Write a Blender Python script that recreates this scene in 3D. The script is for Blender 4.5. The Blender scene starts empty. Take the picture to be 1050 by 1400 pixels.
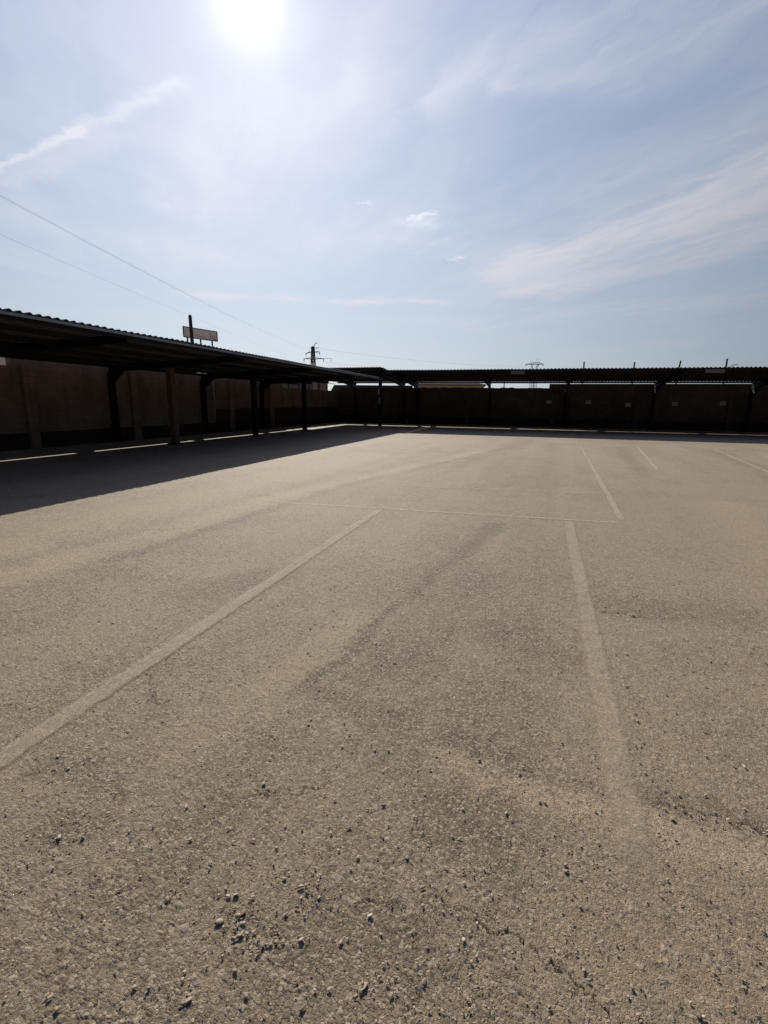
import bpy, math, random
import numpy as np
from mathutils import Vector, Matrix
R = math.radians
random.seed(7)
rng = np.random.default_rng(11)
sc = bpy.context.scene
COL = sc.collection
SUN = Vector((-0.434, 0.726, 0.546)).normalized()
EL = math.asin(SUN.z)
AZ = math.atan2(SUN.x, SUN.y)

# ------------------------------------------------------------------ node helpers
class NT:
    def __init__(s, tree):
        s.t = tree
    def n(s, kind, **kw):
        nd = s.t.nodes.new(kind)
        for k, v in kw.items():
            setattr(nd, k, v)
        return nd
    def put(s, sock, v):
        if isinstance(v, bpy.types.NodeSocket):
            s.t.links.new(v, sock)
        elif v is not None:
            sock.default_value = v
    def m(s, op, a, b=None, c=None, clamp=False):
        nd = s.n('ShaderNodeMath', operation=op, use_clamp=clamp)
        s.put(nd.inputs[0], a); s.put(nd.inputs[1], b)
        if c is not None: s.put(nd.inputs[2], c)
        return nd.outputs[0]
    def v(s, op, a, b=None, scale=None):
        nd = s.n('ShaderNodeVectorMath', operation=op)
        s.put(nd.inputs[0], a)
        if b is not None: s.put(nd.inputs[1], b)
        if scale is not None: s.put(nd.inputs['Scale'], scale)
        return nd.outputs['Value'] if op in ('DOT_PRODUCT', 'LENGTH', 'DISTANCE') else nd.outputs['Vector']
    def sep(s, a):
        nd = s.n('ShaderNodeSeparateXYZ'); s.put(nd.inputs[0], a); return nd.outputs
    def comb(s, x, y, z=0.0):
        nd = s.n('ShaderNodeCombineXYZ')
        for i, q in enumerate((x, y, z)): s.put(nd.inputs[i], q)
        return nd.outputs[0]
    def ramp(s, f, lo, hi, a=0.0, b=1.0, smooth=True):
        nd = s.n('ShaderNodeMapRange', interpolation_type='SMOOTHSTEP' if smooth else 'LINEAR')
        s.put(nd.inputs['Value'], f)
        for k, q in (('From Min', lo), ('From Max', hi), ('To Min', a), ('To Max', b)): s.put(nd.inputs[k], q)
        return nd.outputs[0]
    def mix(s, f, a, b, blend='MIX'):
        nd = s.n('ShaderNodeMix', data_type='RGBA', blend_type=blend)
        s.put(nd.inputs[0], f)
        s.put(nd.inputs[6], a if isinstance(a, bpy.types.NodeSocket) else (*a, 1) if len(a) == 3 else a)
        s.put(nd.inputs[7], b if isinstance(b, bpy.types.NodeSocket) else (*b, 1) if len(b) == 3 else b)
        return nd.outputs[2]
    def noise(s, vec, scale, detail=4, rough=0.55, dist=0.0, dim='3D'):
        nd = s.n('ShaderNodeTexNoise', noise_dimensions=dim)
        s.put(nd.inputs['Vector'], vec); s.put(nd.inputs['Scale'], scale)
        nd.inputs['Detail'].default_value = detail; nd.inputs['Roughness'].default_value = rough
        nd.inputs['Distortion'].default_value = dist
        return nd.outputs[0]
    def noisec(s, vec, scale, detail=3, dim='3D'):
        nd = s.n('ShaderNodeTexNoise', noise_dimensions=dim)
        s.put(nd.inputs['Vector'], vec); s.put(nd.inputs['Scale'], scale)
        nd.inputs['Detail'].default_value = detail
        return nd.outputs[1]
    def vor(s, vec, scale, feature='F1', rand=1.0, dim='2D'):
        nd = s.n('ShaderNodeTexVoronoi', voronoi_dimensions=dim, feature=feature)
        s.put(nd.inputs['Vector'], vec); s.put(nd.inputs['Scale'], scale)
        nd.inputs['Randomness'].default_value = rand
        return nd.outputs
    def seg(s, P, A, B, z=True):
        """distance from the 2D point P to the segment A-B, and the position 0..1 along it"""
        ax, ay = A; bx, by = B
        dx, dy = bx - ax, by - ay
        l2 = dx * dx + dy * dy
        pa = s.v('SUBTRACT', P, (ax, ay, 0))
        t = s.m('DIVIDE', s.v('DOT_PRODUCT', pa, (dx, dy, 0)), l2, clamp=True)
        q = s.comb(s.m('MULTIPLY', t, dx), s.m('MULTIPLY', t, dy), 0.0)
        return s.v('LENGTH', s.v('SUBTRACT', pa, q)), t

def principled(nt, base, rough=0.7, metal=0.0, spec=0.5, normal=None, alpha=None):
    b = nt.n('ShaderNodeBsdfPrincipled')
    nt.put(b.inputs['Base Color'], base if isinstance(base, bpy.types.NodeSocket) else (*base, 1))
    nt.put(b.inputs['Roughness'], rough); nt.put(b.inputs['Metallic'], metal)
    nt.put(b.inputs['Specular IOR Level'], spec)
    if normal is not None: nt.put(b.inputs['Normal'], normal)
    if alpha is not None: nt.put(b.inputs['Alpha'], alpha)
    return b

def new_mat(name):
    m = bpy.data.materials.new(name); m.use_nodes = True
    m.node_tree.nodes.clear()
    nt = NT(m.node_tree)
    out = nt.n('ShaderNodeOutputMaterial')
    return m, nt, out

def bump(nt, h, dist, strength=1.0):
    b = nt.n('ShaderNodeBump'); nt.put(b.inputs['Height'], h)
    b.inputs['Distance'].default_value = dist; nt.put(b.inputs['Strength'], strength)
    return b.outputs[0]

def simple_mat(name, col, rough=0.7, metal=0.0, var=0.25, scale=3.0, bumpd=0.003, dirt=(0.05, 0.04, 0.03), dirt_amt=0.35, spec=0.4):
    m, nt, out = new_mat(name)
    P = nt.n('ShaderNodeTexCoord').outputs['Object']
    n1 = nt.noise(P, scale, 6, 0.6)
    n2 = nt.noise(P, scale * 7, 4, 0.6)
    lo = tuple(c * (1 - var) for c in col); hi = tuple(min(1, c * (1 + var)) for c in col)
    c = nt.mix(nt.ramp(n2, 0.3, 0.7), lo, hi)
    c = nt.mix(nt.m('MULTIPLY', nt.ramp(n1, 0.5, 0.72), dirt_amt), c, dirt)
    b = principled(nt, c, nt.ramp(n2, 0.2, 0.8, max(0.05, rough - 0.12), min(1, rough + 0.12)), metal, spec, bump(nt, n2, bumpd))
    nt.t.links.new(b.outputs[0], out.inputs['Surface'])
    return m

def wall_mat(name, col, col2, course=0.2, brick_w=0.4):
    """rendered block wall: faint courses, streaks and stains of its own"""
    m, nt, out = new_mat(name)
    P = nt.n('ShaderNodeTexCoord').outputs['Object']
    x, y, z = nt.sep(P)
    hv = nt.comb(nt.m('ADD', x, y), z, 0.0)
    br = nt.n('ShaderNodeTexBrick')
    nt.put(br.inputs['Vector'], hv)
    br.inputs['Scale'].default_value = 1.0
    br.inputs['Brick Width'].default_value = brick_w; br.inputs['Row Height'].default_value = course
    br.inputs['Mortar Size'].default_value = 0.012; br.inputs['Mortar Smooth'].default_value = 0.3
    br.inputs['Color1'].default_value = (*col, 1); br.inputs['Color2'].default_value = (*col2, 1)
    br.inputs['Mortar'].default_value = (*[c * 0.75 for c in col], 1)
    n1 = nt.noise(P, 0.9, 6, 0.62)
    stv = nt.comb(nt.m('MULTIPLY', nt.m('ADD', x, y), 2.6), nt.m('MULTIPLY', z, 0.35), 0.0)
    n2 = nt.noise(stv, 1.0, 5, 0.6)
    n3 = nt.noise(P, 35, 3, 0.6)
    c = nt.mix(nt.ramp(n1, 0.38, 0.68), br.outputs[0], (col2[0] * 0.72, col2[1] * 0.7, col2[2] * 0.68))
    c = nt.mix(nt.m('MULTIPLY', nt.ramp(n2, 0.5, 0.75), 0.45), c, (0.035, 0.028, 0.024))
    h = nt.m('ADD', nt.m('MULTIPLY', br.outputs[1], -0.6), nt.m('MULTIPLY', n3, 0.6))
    b = principled(nt, c, 0.9, 0, 0.2, bump(nt, h, 0.008))
    nt.t.links.new(b.outputs[0], out.inputs['Surface'])
    return m

# ------------------------------------------------------------------ ground material
def stain_layers(nt, P, wob):
    """worn tracks, dust tongues and cracks in the surface, each where it lies in the lot"""
    Pd = nt.v('ADD', P, wob)
    dark = None; light = None
    def add(acc, x): return x if acc is None else nt.m('MAXIMUM', acc, x)
    def band(A, B, w, k):
        d, t = nt.seg(Pd, A, B)
        return nt.m('MULTIPLY', nt.ramp(d, w * 0.15, w, 1.0, 0.0), k)
    for A, B, w, k in (((-1.19, 2.10), (-1.08, 2.7), 0.06, 0.8), ((-1.08, 2.7), (-0.92, 3.8), 0.075, 0.9), ((-0.92, 3.8), (-0.78, 4.65), 0.12, 0.95), ((-0.78, 4.65), (-0.45, 6.4), 0.20, 0.9), ((-0.78, 2.6), (-0.45, 4.4), 0.4, 0.4),
                       ((-0.32, 2.05), (0.35, 1.93), 0.10, 0.5), ((0.48, 1.97), (1.4, 1.88), 0.11, 0.6),
                       ((-1.15, 2.2), (-0.5, 2.08), 0.12, 0.5), ((-0.75, 1.02), (-0.3, 1.12), 0.22, 0.35),
                       ((-1.9, 1.30), (-1.75, 1.36), 0.12, 0.6), ((-1.62, 1.05), (-1.5, 1.15), 0.14, 0.5),
                       ((-2.7, 3.1), (-2.1, 3.9), 0.35, 0.45), ((0.6, 4.0), (1.9, 4.15), 0.4, 0.5),
                       ((-0.2, 3.3), (0.25, 3.0), 0.3, 0.35), ((-0.6, 1.95), (-0.1, 1.55), 0.25, 0.3),
                       ((-3.95, 3.6), (-3.45, 8.5), 0.17, 0.6), ((-3.45, 8.5), (-0.9, 19.0), 0.26, 0.7),
                       ((5.0, 12.0), (6.0, 20.5), 0.55, 0.5), ((2.3, 12.0), (2.9, 20.0), 0.3, 0.35),
                       ((0.2, 10.0), (0.6, 21.0), 0.7, 0.22), ((-2.0, 12.0), (-0.4, 22.0), 0.4, 0.3)):
        dark = add(dark, band(A, B, w, k))
    for A, B, w, k in (((-4.5, 2.8), (-4.0, 7.2), 0.5, 0.8), ((-3.95, 7.2), (-1.9, 16.0), 0.6, 0.8),
                       ((-4.55, 2.7), (-4.12, 6.6), 0.15, 1.0), ((-4.12, 6.6), (-3.0, 11.8), 0.2, 1.0), ((-5.3, 3.0), (-4.8, 14.0), 0.9, 0.55), ((-1.35, 2.1), (-1.15, 3.2), 0.22, 0.55),
                       ((-0.3, 1.90), (0.55, 1.80), 0.13, 1.0), ((0.55, 1.78), (1.5, 1.72), 0.15, 1.0),
                       ((1.9, 3.0), (3.0, 9.0), 0.8, 0.45), ((-1.5, 1.6), (-1.2, 1.9), 0.2, 0.35),
                       ((6.2, 12.0), (7.4, 20.0), 0.6, 0.4), ((-1.8, 4.9), (-1.5, 6.4), 0.5, 0.3)):
        light = add(light, band(A, B, w, k))
    crack = None
    for A, B, w in (((0.55, 1.95), (0.95, 1.89), 0.007), ((0.95, 1.89), (1.5, 1.90), 0.006), ((-0.48, 1.18), (-0.30, 1.21), 0.004),
                    ((-0.25, 1.32), (0.15, 1.16), 0.004), ((0.15, 1.16), (0.42, 1.06), 0.004), ((0.55, 3.86), (0.85, 3.84), 0.014),
                    ((-1.05, 1.45), (-0.75, 1.60), 0.006), ((-2.1, 2.0), (-1.75, 1.85), 0.007)):
        d, t = nt.seg(Pd, A, B)
        crack = add(crack, nt.ramp(d, w * 0.3, w, 1.0, 0.0))
    return dark, light, crack

GDUST = (0.342, 0.264, 0.170); GBIT = (0.238, 0.180, 0.119)
def ground_mat():
    m, nt, out = new_mat('asphalt_gravel')
    P = nt.n('ShaderNodeTexCoord').outputs['Object']
    x, y, z = nt.sep(P)
    P2 = nt.comb(x, y, 0.0)
    dist = nt.v('LENGTH', P2)
    near = nt.ramp(dist, 3.5, 9.0, 1.0, 0.0)
    w1 = nt.v('SCALE', nt.v('SUBTRACT', nt.noisec(P2, 1.6, 4, '2D'), (0.5, 0.5, 0.5)), scale=0.20)
    w2 = nt.v('SCALE', nt.v('SUBTRACT', nt.noisec(P2, 14.0, 4, '2D'), (0.5, 0.5, 0.5)), scale=0.14)
    wob = nt.v('MULTIPLY', nt.v('ADD', w1, w2), (1, 1, 0))
    dark, light, crack = stain_layers(nt, P2, wob)
    Pj = nt.v('ADD', P2, nt.v('SCALE', nt.noisec(P2, 70.0, 3, '2D'), scale=0.010))
    big = nt.noise(P2, 0.22, 5, 0.6, 0.3, '2D')
    mid = nt.noise(P2, 1.3, 6, 0.62, 0.4, '2D')
    fine = nt.noise(P2, 11.0, 6, 0.7, 0.0, '2D')
    grit = nt.noise(P2, 150.0, 5, 0.85, 0.0, '2D')
    SA, SB, SCC = 58.0, 112.0, 240.0
    vA = nt.vor(Pj, SA); vB = nt.vor(Pj, SB); vC = nt.vor(Pj, SCC)
    eA = nt.vor(Pj, SA, 'DISTANCE_TO_EDGE')[0]; eB = nt.vor(Pj, SB, 'DISTANCE_TO_EDGE')[0]
    rA, rA2, _ = nt.sep(vA[1]); rB, rB2, _ = nt.sep(vB[1]); rC, _, _ = nt.sep(vC[1])
    # ---- colour: pale dust over darker bitumen with exposed aggregate of every tone
    dust = GDUST; bit = GBIT
    worn = nt.m('ADD', nt.m('MULTIPLY', mid, 0.55), nt.m('MULTIPLY', big, 0.45))
    worn = nt.m('ADD', worn, nt.m('MULTIPLY', nt.m('SUBTRACT', fine, 0.5), 0.7))
    strk = nt.noise(nt.comb(nt.m('ADD', nt.m('MULTIPLY', x, 0.95), nt.m('MULTIPLY', y, -0.03)), nt.m('MULTIPLY', y, 0.055), 0.0), 1.3, 5, 0.6, 0.15, '2D')
    worn = nt.m('ADD', worn, nt.m('MULTIPLY', nt.m('SUBTRACT', strk, 0.5), 0.55))
    worn = nt.m('SUBTRACT', worn, nt.m('MULTIPLY', light, 0.12))
    worn = nt.m('ADD', worn, nt.m('MULTIPLY', dark, 0.15))
    wf = nt.ramp(worn, 0.34, 0.78)
    c = nt.mix(wf, dust, bit)
    k = nt.m('ADD', 0.45, nt.m('MULTIPLY', wf, 0.55))
    # each grain has its own tone
    tone = nt.m('ADD', nt.m('MULTIPLY', nt.m('SUBTRACT', rB, 0.5), 0.75), nt.m('MULTIPLY', nt.m('SUBTRACT', rC, 0.5), 0.75))
    tone = nt.m('ADD', tone, nt.m('MULTIPLY', nt.m('SUBTRACT', grit, 0.5), 1.1))
    tone = nt.m('ADD', 1.0, nt.m('MULTIPLY', tone, k))
    c = nt.v('SCALE', c, scale=nt.m('MAXIMUM', tone, 0.2))
    c = nt.v('SCALE', c, scale=nt.m('SUBTRACT', nt.m('ADD', 1.0, nt.m('MULTIPLY', light, 0.22)), nt.m('MULTIPLY', dark, 0.29)))
    isA = nt.m('MULTIPLY', nt.ramp(rA, 0.80, 0.84), nt.ramp(eA, 0.03, 0.12))
    c = nt.mix(nt.m('MULTIPLY', isA, 0.75), c, nt.mix(rA2, (0.20, 0.155, 0.112), (0.52, 0.425, 0.31)))
    isL = nt.m('MULTIPLY', nt.ramp(rB, 0.86, 0.90), nt.ramp(eB, 0.02, 0.10))
    c = nt.mix(nt.m('MULTIPLY', isL, nt.m('ADD', 0.25, nt.m('MULTIPLY', wf, 0.4))), c, (0.58, 0.475, 0.345))
    isD = nt.m('MULTIPLY', nt.ramp(rB, 0.12, 0.08), nt.m('MULTIPLY', nt.ramp(fine, 0.42, 0.6), k))
    c = nt.mix(nt.m('MULTIPLY', isD, 0.28), c, (0.060, 0.045, 0.036))
    c = nt.mix(nt.m('MULTIPLY', crack, 0.75), c, (0.040, 0.032, 0.027))
    hue = nt.ramp(nt.m('ADD', x, nt.m('MULTIPLY', nt.m('SUBTRACT', mid, 0.5), 4.0)), -5.0, -1.0)
    c = nt.mix(nt.m('MULTIPLY', hue, 0.5), c, nt.mix(1.0, c, (0.98, 0.985, 1.04), 'MULTIPLY'))
    # ---- relief: flat-topped chips standing a few millimetres proud
    hA = nt.m('MULTIPLY', nt.m('MULTIPLY', nt.ramp(rA, 0.74, 0.95), nt.ramp(eA, 0.02, 0.22)), 0.0034)
    hB = nt.m('MULTIPLY', nt.m('MULTIPLY', rB2, nt.ramp(eB, 0.0, 0.20)), nt.m('MULTIPLY', k, 0.0023))
    dh = nt.m('ADD', nt.m('ADD', hA, hB), nt.m('MULTIPLY', nt.m('SUBTRACT', fine, 0.5), 0.003))
    dh = nt.m('SUBTRACT', dh, nt.m('MULTIPLY', crack, 0.006))
    dh = nt.m('MULTIPLY', nt.m('SUBTRACT', dh, 0.0062), near)
    disp = nt.n('ShaderNodeDisplacement'); disp.inputs['Midlevel'].default_value = 0.0; disp.inputs['Scale'].default_value = 1.0
    nt.put(disp.inputs['Height'], dh)
    hb = nt.m('ADD', nt.m('MULTIPLY', grit, 1.3), nt.m('ADD', nt.m('MULTIPLY', rC, 0.7), nt.m('MULTIPLY', rB2, nt.m('MULTIPLY', nt.ramp(eB, 0.0, 0.2), 0.9))))
    nrm = bump(nt, hb, 0.0042, nt.ramp(dist, 3.0, 30.0, 0.8, 0.5))
    b = principled(nt, c, 0.74, 0, 0.38, nrm)
    nt.t.links.new(b.outputs[0], out.inputs['Surface'])
    nt.t.links.new(disp.outputs[0], out.inputs['Displacement'])
    m.displacement_method = 'DISPLACEMENT'
    return m

def paint_mat():
    """old white line paint: mostly worn to a pale ghost, the gravel showing through"""
    m, nt, out = new_mat('worn_line_paint')
    P = nt.n('ShaderNodeTexCoord').outputs['Object']
    x, y, z = nt.sep(P)
    P2 = nt.comb(x, y, 0.0)
    fine = nt.noise(P2, 9.0, 6, 0.7, 0.0, '2D'); grit = nt.noise(P2, 120.0, 4, 0.8, 0.0, '2D'); mid = nt.noise(P2, 1.2, 4, 0.6, 0.0, '2D')
    v2 = nt.vor(P2, 135.0)
    uv = nt.n('ShaderNodeUVMap'); uv.uv_map = 'UVMap'
    u, v, _ = nt.sep(uv.outputs[0])
    edge = nt.m('MULTIPLY', nt.ramp(u, 0.0, 0.32), nt.ramp(u, 1.0, 0.68))
    endm = nt.m('MULTIPLY', nt.ramp(v, 0.0, 0.12), nt.ramp(v, 1.0, 0.98))
    cover = nt.m('ADD', nt.m('MULTIPLY', fine, 0.5), nt.m('ADD', nt.m('MULTIPLY', grit, 0.6), nt.m('MULTIPLY', mid, 0.2)))
    body = nt.m('ADD', nt.m('MULTIPLY', nt.m('MULTIPLY', edge, endm), 0.62), nt.m('MULTIPLY', nt.m('SUBTRACT', cover, 0.62), 1.5))
    a = nt.ramp(body, 0.12, 0.72)
    a = nt.m('MULTIPLY', a, nt.ramp(nt.m('MULTIPLY', edge, endm), 0.0, 0.15))
    oi = nt.n('ShaderNodeObjectInfo')
    a = nt.m('MULTIPLY', a, oi.outputs['Alpha'])
    c = nt.mix(nt.sep(v2[1])[0], (0.39, 0.31, 0.215), (0.52, 0.42, 0.30))
    vf = nt.vor(P2, 112.0); vg = nt.vor(P2, 240.0)
    tn = nt.m('ADD', nt.m('MULTIPLY', nt.sep(vf[1])[0], 0.50), nt.m('MULTIPLY', nt.sep(vg[1])[0], 0.45))
    tn = nt.m('ADD', tn, nt.m('MULTIPLY', grit, 0.35))
    c = nt.v('SCALE', c, scale=nt.m('ADD', 0.38, tn))
    c = nt.mix(1.0, c, oi.outputs['Color'], 'MULTIPLY')
    b = principled(nt, c, 0.72, 0, 0.40, bump(nt, nt.m('ADD', nt.m('MULTIPLY', grit, 1.3), nt.sep(v2[1])[1]), 0.0042, 0.7), a)
    nt.t.links.new(b.outputs[0], out.inputs['Surface'])
    return m

def stone_mat():
    m, nt, out = new_mat('loose_stone')
    P = nt.n('ShaderNodeTexCoord').outputs['Object']
    ri = nt.n('ShaderNodeNewGeometry').outputs['Random Per Island']
    n = nt.noise(P, 180, 4, 0.6)
    c = nt.mix(ri, (0.26, 0.20, 0.145), (0.46, 0.365, 0.265))
    c = nt.mix(nt.ramp(ri, 0.90, 0.97), c, (0.58, 0.49, 0.38))
    c = nt.mix(nt.ramp(ri, 0.12, 0.0), c, (0.15, 0.115, 0.09))
    c = nt.mix(nt.m('MULTIPLY', n, 0.4), c, (0.42, 0.335, 0.235))
    b = principled(nt, c, 0.75, 0, 0.4, bump(nt, n, 0.001))
    nt.t.links.new(b.outputs[0], out.inputs['Surface'])
    return m

M = {}
M['ground'] = ground_mat()
M['paint'] = paint_mat()
M['stone'] = stone_mat()
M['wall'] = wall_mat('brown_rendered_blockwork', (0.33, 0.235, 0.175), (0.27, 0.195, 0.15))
M['pier'] = wall_mat('pale_brown_pier', (0.34, 0.245, 0.185), (0.30, 0.22, 0.17))
M['plinth'] = simple_mat('dark_bitumen_plinth', (0.060, 0.042, 0.034), 0.9, 0, 0.35, 2.0, 0.004, (0.05, 0.04, 0.035), 0.4, 0.2)
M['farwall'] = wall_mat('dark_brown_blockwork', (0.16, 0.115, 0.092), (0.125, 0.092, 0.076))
M['sheet'] = simple_mat('painted_roof_sheet', (0.145, 0.130, 0.122), 0.6, 0.0, 0.2, 1.2, 0.0008, (0.12, 0.085, 0.065), 0.4)
M['fascia'] = simple_mat('galvanised_edge_strip', (0.27, 0.33, 0.36), 0.5, 0.2, 0.15, 3.0, 0.001, (0.09, 0.08, 0.07), 0.4)
M['steel'] = simple_mat('dark_blue_painted_steel', (0.013, 0.015, 0.026), 0.6, 0.0, 0.3, 4.0, 0.001, (0.03, 0.02, 0.016), 0.3, 0.2)
M['purlin'] = simple_mat('dark_purlin_steel', (0.018, 0.018, 0.021), 0.6, 0.0, 0.3, 4.0, 0.001, (0.04, 0.025, 0.02), 0.3, 0.2)
M['prop'] = simple_mat('brown_painted_post', (0.135, 0.080, 0.055), 0.65, 0.0, 0.25, 5.0, 0.002, (0.05, 0.035, 0.03), 0.4)
M['plate'] = simple_mat('pale_sign_plate', (0.5, 0.5, 0.48), 0.5, 0.0, 0.08, 9.0, 0.0005, (0.33, 0.29, 0.25), 0.4)
M['platerim'] = simple_mat('grey_sign_rim', (0.33, 0.33, 0.32), 0.5, 0.3, 0.1, 9.0, 0.0005)
M['lamp'] = simple_mat('translucent_grey_panel', (0.20, 0.195, 0.18), 0.5, 0.0, 0.2, 3.0, 0.0005, (0.20, 0.18, 0.15), 0.5)
M['rust'] = simple_mat('rusty_pole', (0.075, 0.040, 0.032), 0.8, 0.0, 0.3, 6.0, 0.002, (0.02, 0.015, 0.014), 0.5)
M['board'] = simple_mat('weathered_board', (0.82, 0.82, 0.80), 0.7, 0.0, 0.06, 2.0, 0.001, (0.62, 0.59, 0.56), 0.4)
M['boardmark'] = simple_mat('faded_red_mark', (0.30, 0.17, 0.14), 0.7, 0.0, 0.2, 4.0, 0.001)
M['frame'] = simple_mat('grey_frame', (0.10, 0.11, 0.115), 0.6, 0.3, 0.2, 4.0, 0.001)
M['lattice'] = simple_mat('dark_lattice_steel', (0.045, 0.042, 0.048), 0.6, 0.2, 0.2, 4.0, 0.001)
M['insul'] = simple_mat('grey_insulator', (0.10, 0.10, 0.11), 0.4, 0.0, 0.2, 4.0, 0.001)
M['wire'] = simple_mat('grey_conductor', (0.28, 0.29, 0.31), 0.6, 0.2, 0.1, 1.0, 0.0)
M['pinkbrick'] = wall_mat('pinkish_brick', (0.33, 0.24, 0.22), (0.29, 0.21, 0.20), 0.25, 0.5)
M['white'] = simple_mat('white_render', (0.78, 0.77, 0.74), 0.8, 0.0, 0.06, 1.5, 0.002, (0.55, 0.5, 0.45), 0.3)
M['yellow'] = simple_mat('pale_yellow_render', (0.55, 0.48, 0.33), 0.8, 0.0, 0.12, 1.5, 0.002, (0.35, 0.3, 0.22), 0.4)
M['greyroof'] = simple_mat('grey_fibre_roof', (0.055, 0.052, 0.052), 0.95, 0.0, 0.2, 1.2, 0.004, (0.04, 0.035, 0.03), 0.5, 0.05)
M['glass'] = simple_mat('dark_window_glass', (0.03, 0.035, 0.04), 0.15, 0.0, 0.1, 1.0, 0.0)
M['pipe'] = simple_mat('pale_plastic_pipe', (0.55, 0.54, 0.52), 0.5, 0.0, 0.1, 4.0, 0.0005)
M['tape'] = simple_mat('white_post_tape', (0.80, 0.80, 0.80), 0.4, 0.0, 0.08, 8.0, 0.0005)
M['concrete'] = simple_mat('broken_concrete', (0.36, 0.33, 0.29), 0.85, 0.0, 0.2, 5.0, 0.006)
M['weed'] = simple_mat('dry_scrub', (0.055, 0.050, 0.030), 0.8, 0.0, 0.4, 6.0, 0.0)

# ------------------------------------------------------------------ mesh builder
class MB:
    def __init__(s): s.v = []; s.f = []
    def hexa(s, p):
        """8 corners: bottom loop then top loop"""
        b = len(s.v); s.v += [tuple(q) for q in p]
        s.f += [(b, b+3, b+2, b+1), (b+4, b+5, b+6, b+7), (b, b+1, b+5, b+4), (b+1, b+2, b+6, b+5), (b+2, b+3, b+7, b+6), (b+3, b, b+4, b+7)]
    def box(s, x0, x1, y0, y1, z0, z1):
        s.hexa([(x0, y0, z0), (x1, y0, z0), (x1, y1, z0), (x0, y1, z0), (x0, y0, z1), (x1, y0, z1), (x1, y1, z1), (x0, y1, z1)])
    def bar(s, a, b, w, h=None, up=(0, 0, 1)):
        a = Vector(a); b = Vector(b); h = h or w
        d = (b - a).normalized(); u = Vector(up)
        if abs(d.dot(u)) > 0.99: u = Vector((1, 0, 0))
        r = d.cross(u).normalized() * (w / 2); u = r.cross(d).normalized() * (h / 2)
        s.hexa([a - r - u, a + r - u, a + r + u, a - r + u, b - r - u, b + r - u, b + r + u, b - r + u])
    def tube(s, pts, rad, n=8, cap=True):
        pts = [Vector(p) for p in pts]
        if not hasattr(rad, '__len__'): rad = [rad] * len(pts)
        b0 = len(s.v)
        for i, p in enumerate(pts):
            d = (pts[min(i+1, len(pts)-1)] - pts[max(i-1, 0)]).normalized()
            u = Vector((0, 0, 1)) if abs(d.z) < 0.95 else Vector((1, 0, 0))
            r = d.cross(u).normalized(); u = r.cross(d)
            for k in range(n):
                a = 2 * math.pi * k / n
                s.v.append(tuple(p + (r * math.cos(a) + u * math.sin(a)) * rad[i]))
        for i in range(len(pts) - 1):
            for k in range(n):
                s.f.append((b0+i*n+k, b0+i*n+(k+1) % n, b0+(i+1)*n+(k+1) % n, b0+(i+1)*n+k))
        if cap:
            s.f.append(tuple(b0+k for k in reversed(range(n)))); e = b0+(len(pts)-1)*n
            s.f.append(tuple(e+k for k in range(n)))
    def prism(s, poly, axis, a, b):
        """2D polygon extruded along axis 'x','y' from a to b; poly = (u,z) pairs"""
        n = len(poly); b0 = len(s.v)
        for q in (a, b):
            for (u, z) in poly:
                s.v.append((q, u, z) if axis == 'x' else (u, q, z))
        s.f.append(tuple(b0+i for i in range(n))); s.f.append(tuple(b0+n+i for i in reversed(range(n))))
        for i in range(n):
            j = (i+1) % n
            s.f.append((b0+i, b0+n+i, b0+n+j, b0+j))
    def build(s, name, mat, parent=None, smooth=False, bevel=0.0, origin=None):
        me = bpy.data.meshes.new(name)
        vs = s.v
        if origin is not None:
            vs = [(p[0]-origin[0], p[1]-origin[1], p[2]-origin[2]) for p in vs]
        me.from_pydata(vs, [], s.f); me.update()
        import bmesh
        bm = bmesh.new(); bm.from_mesh(me); bmesh.ops.recalc_face_normals(bm, faces=bm.faces)
        bm.to_mesh(me); bm.free()
        if smooth:
            me.polygons.foreach_set('use_smooth', [True] * len(me.polygons))
        me.materials.append(M[mat])
        o = bpy.data.objects.new(name, me); COL.objects.link(o)
        if origin is not None: o.location = origin
        if parent is not None:
            o.parent = parent
            if origin is None and parent.location.length > 0:
                for v in me.vertices: v.co -= parent.location
        if bevel:
            bv = o.modifiers.new('bevel', 'BEVEL'); bv.width = bevel; bv.segments = 2; bv.limit_method = 'ANGLE'
        return o

def tag(o, label=None, cat=None, group=None, kind=None):
    if label: o['label'] = label
    if cat: o['category'] = cat
    if group: o['group'] = group
    if kind: o['kind'] = kind
    return o
def empty(name, loc, label, cat, group=None):
    o = bpy.data.objects.new(name, None); COL.objects.link(o); o.location = loc
    return tag(o, label, cat, group)
def copy_tree(o, parent=None):
    c = o.copy(); COL.objects.link(c)
    if parent is not None: c.parent = parent
    for ch in list(o.children): copy_tree(ch, c)
    return c

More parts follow.
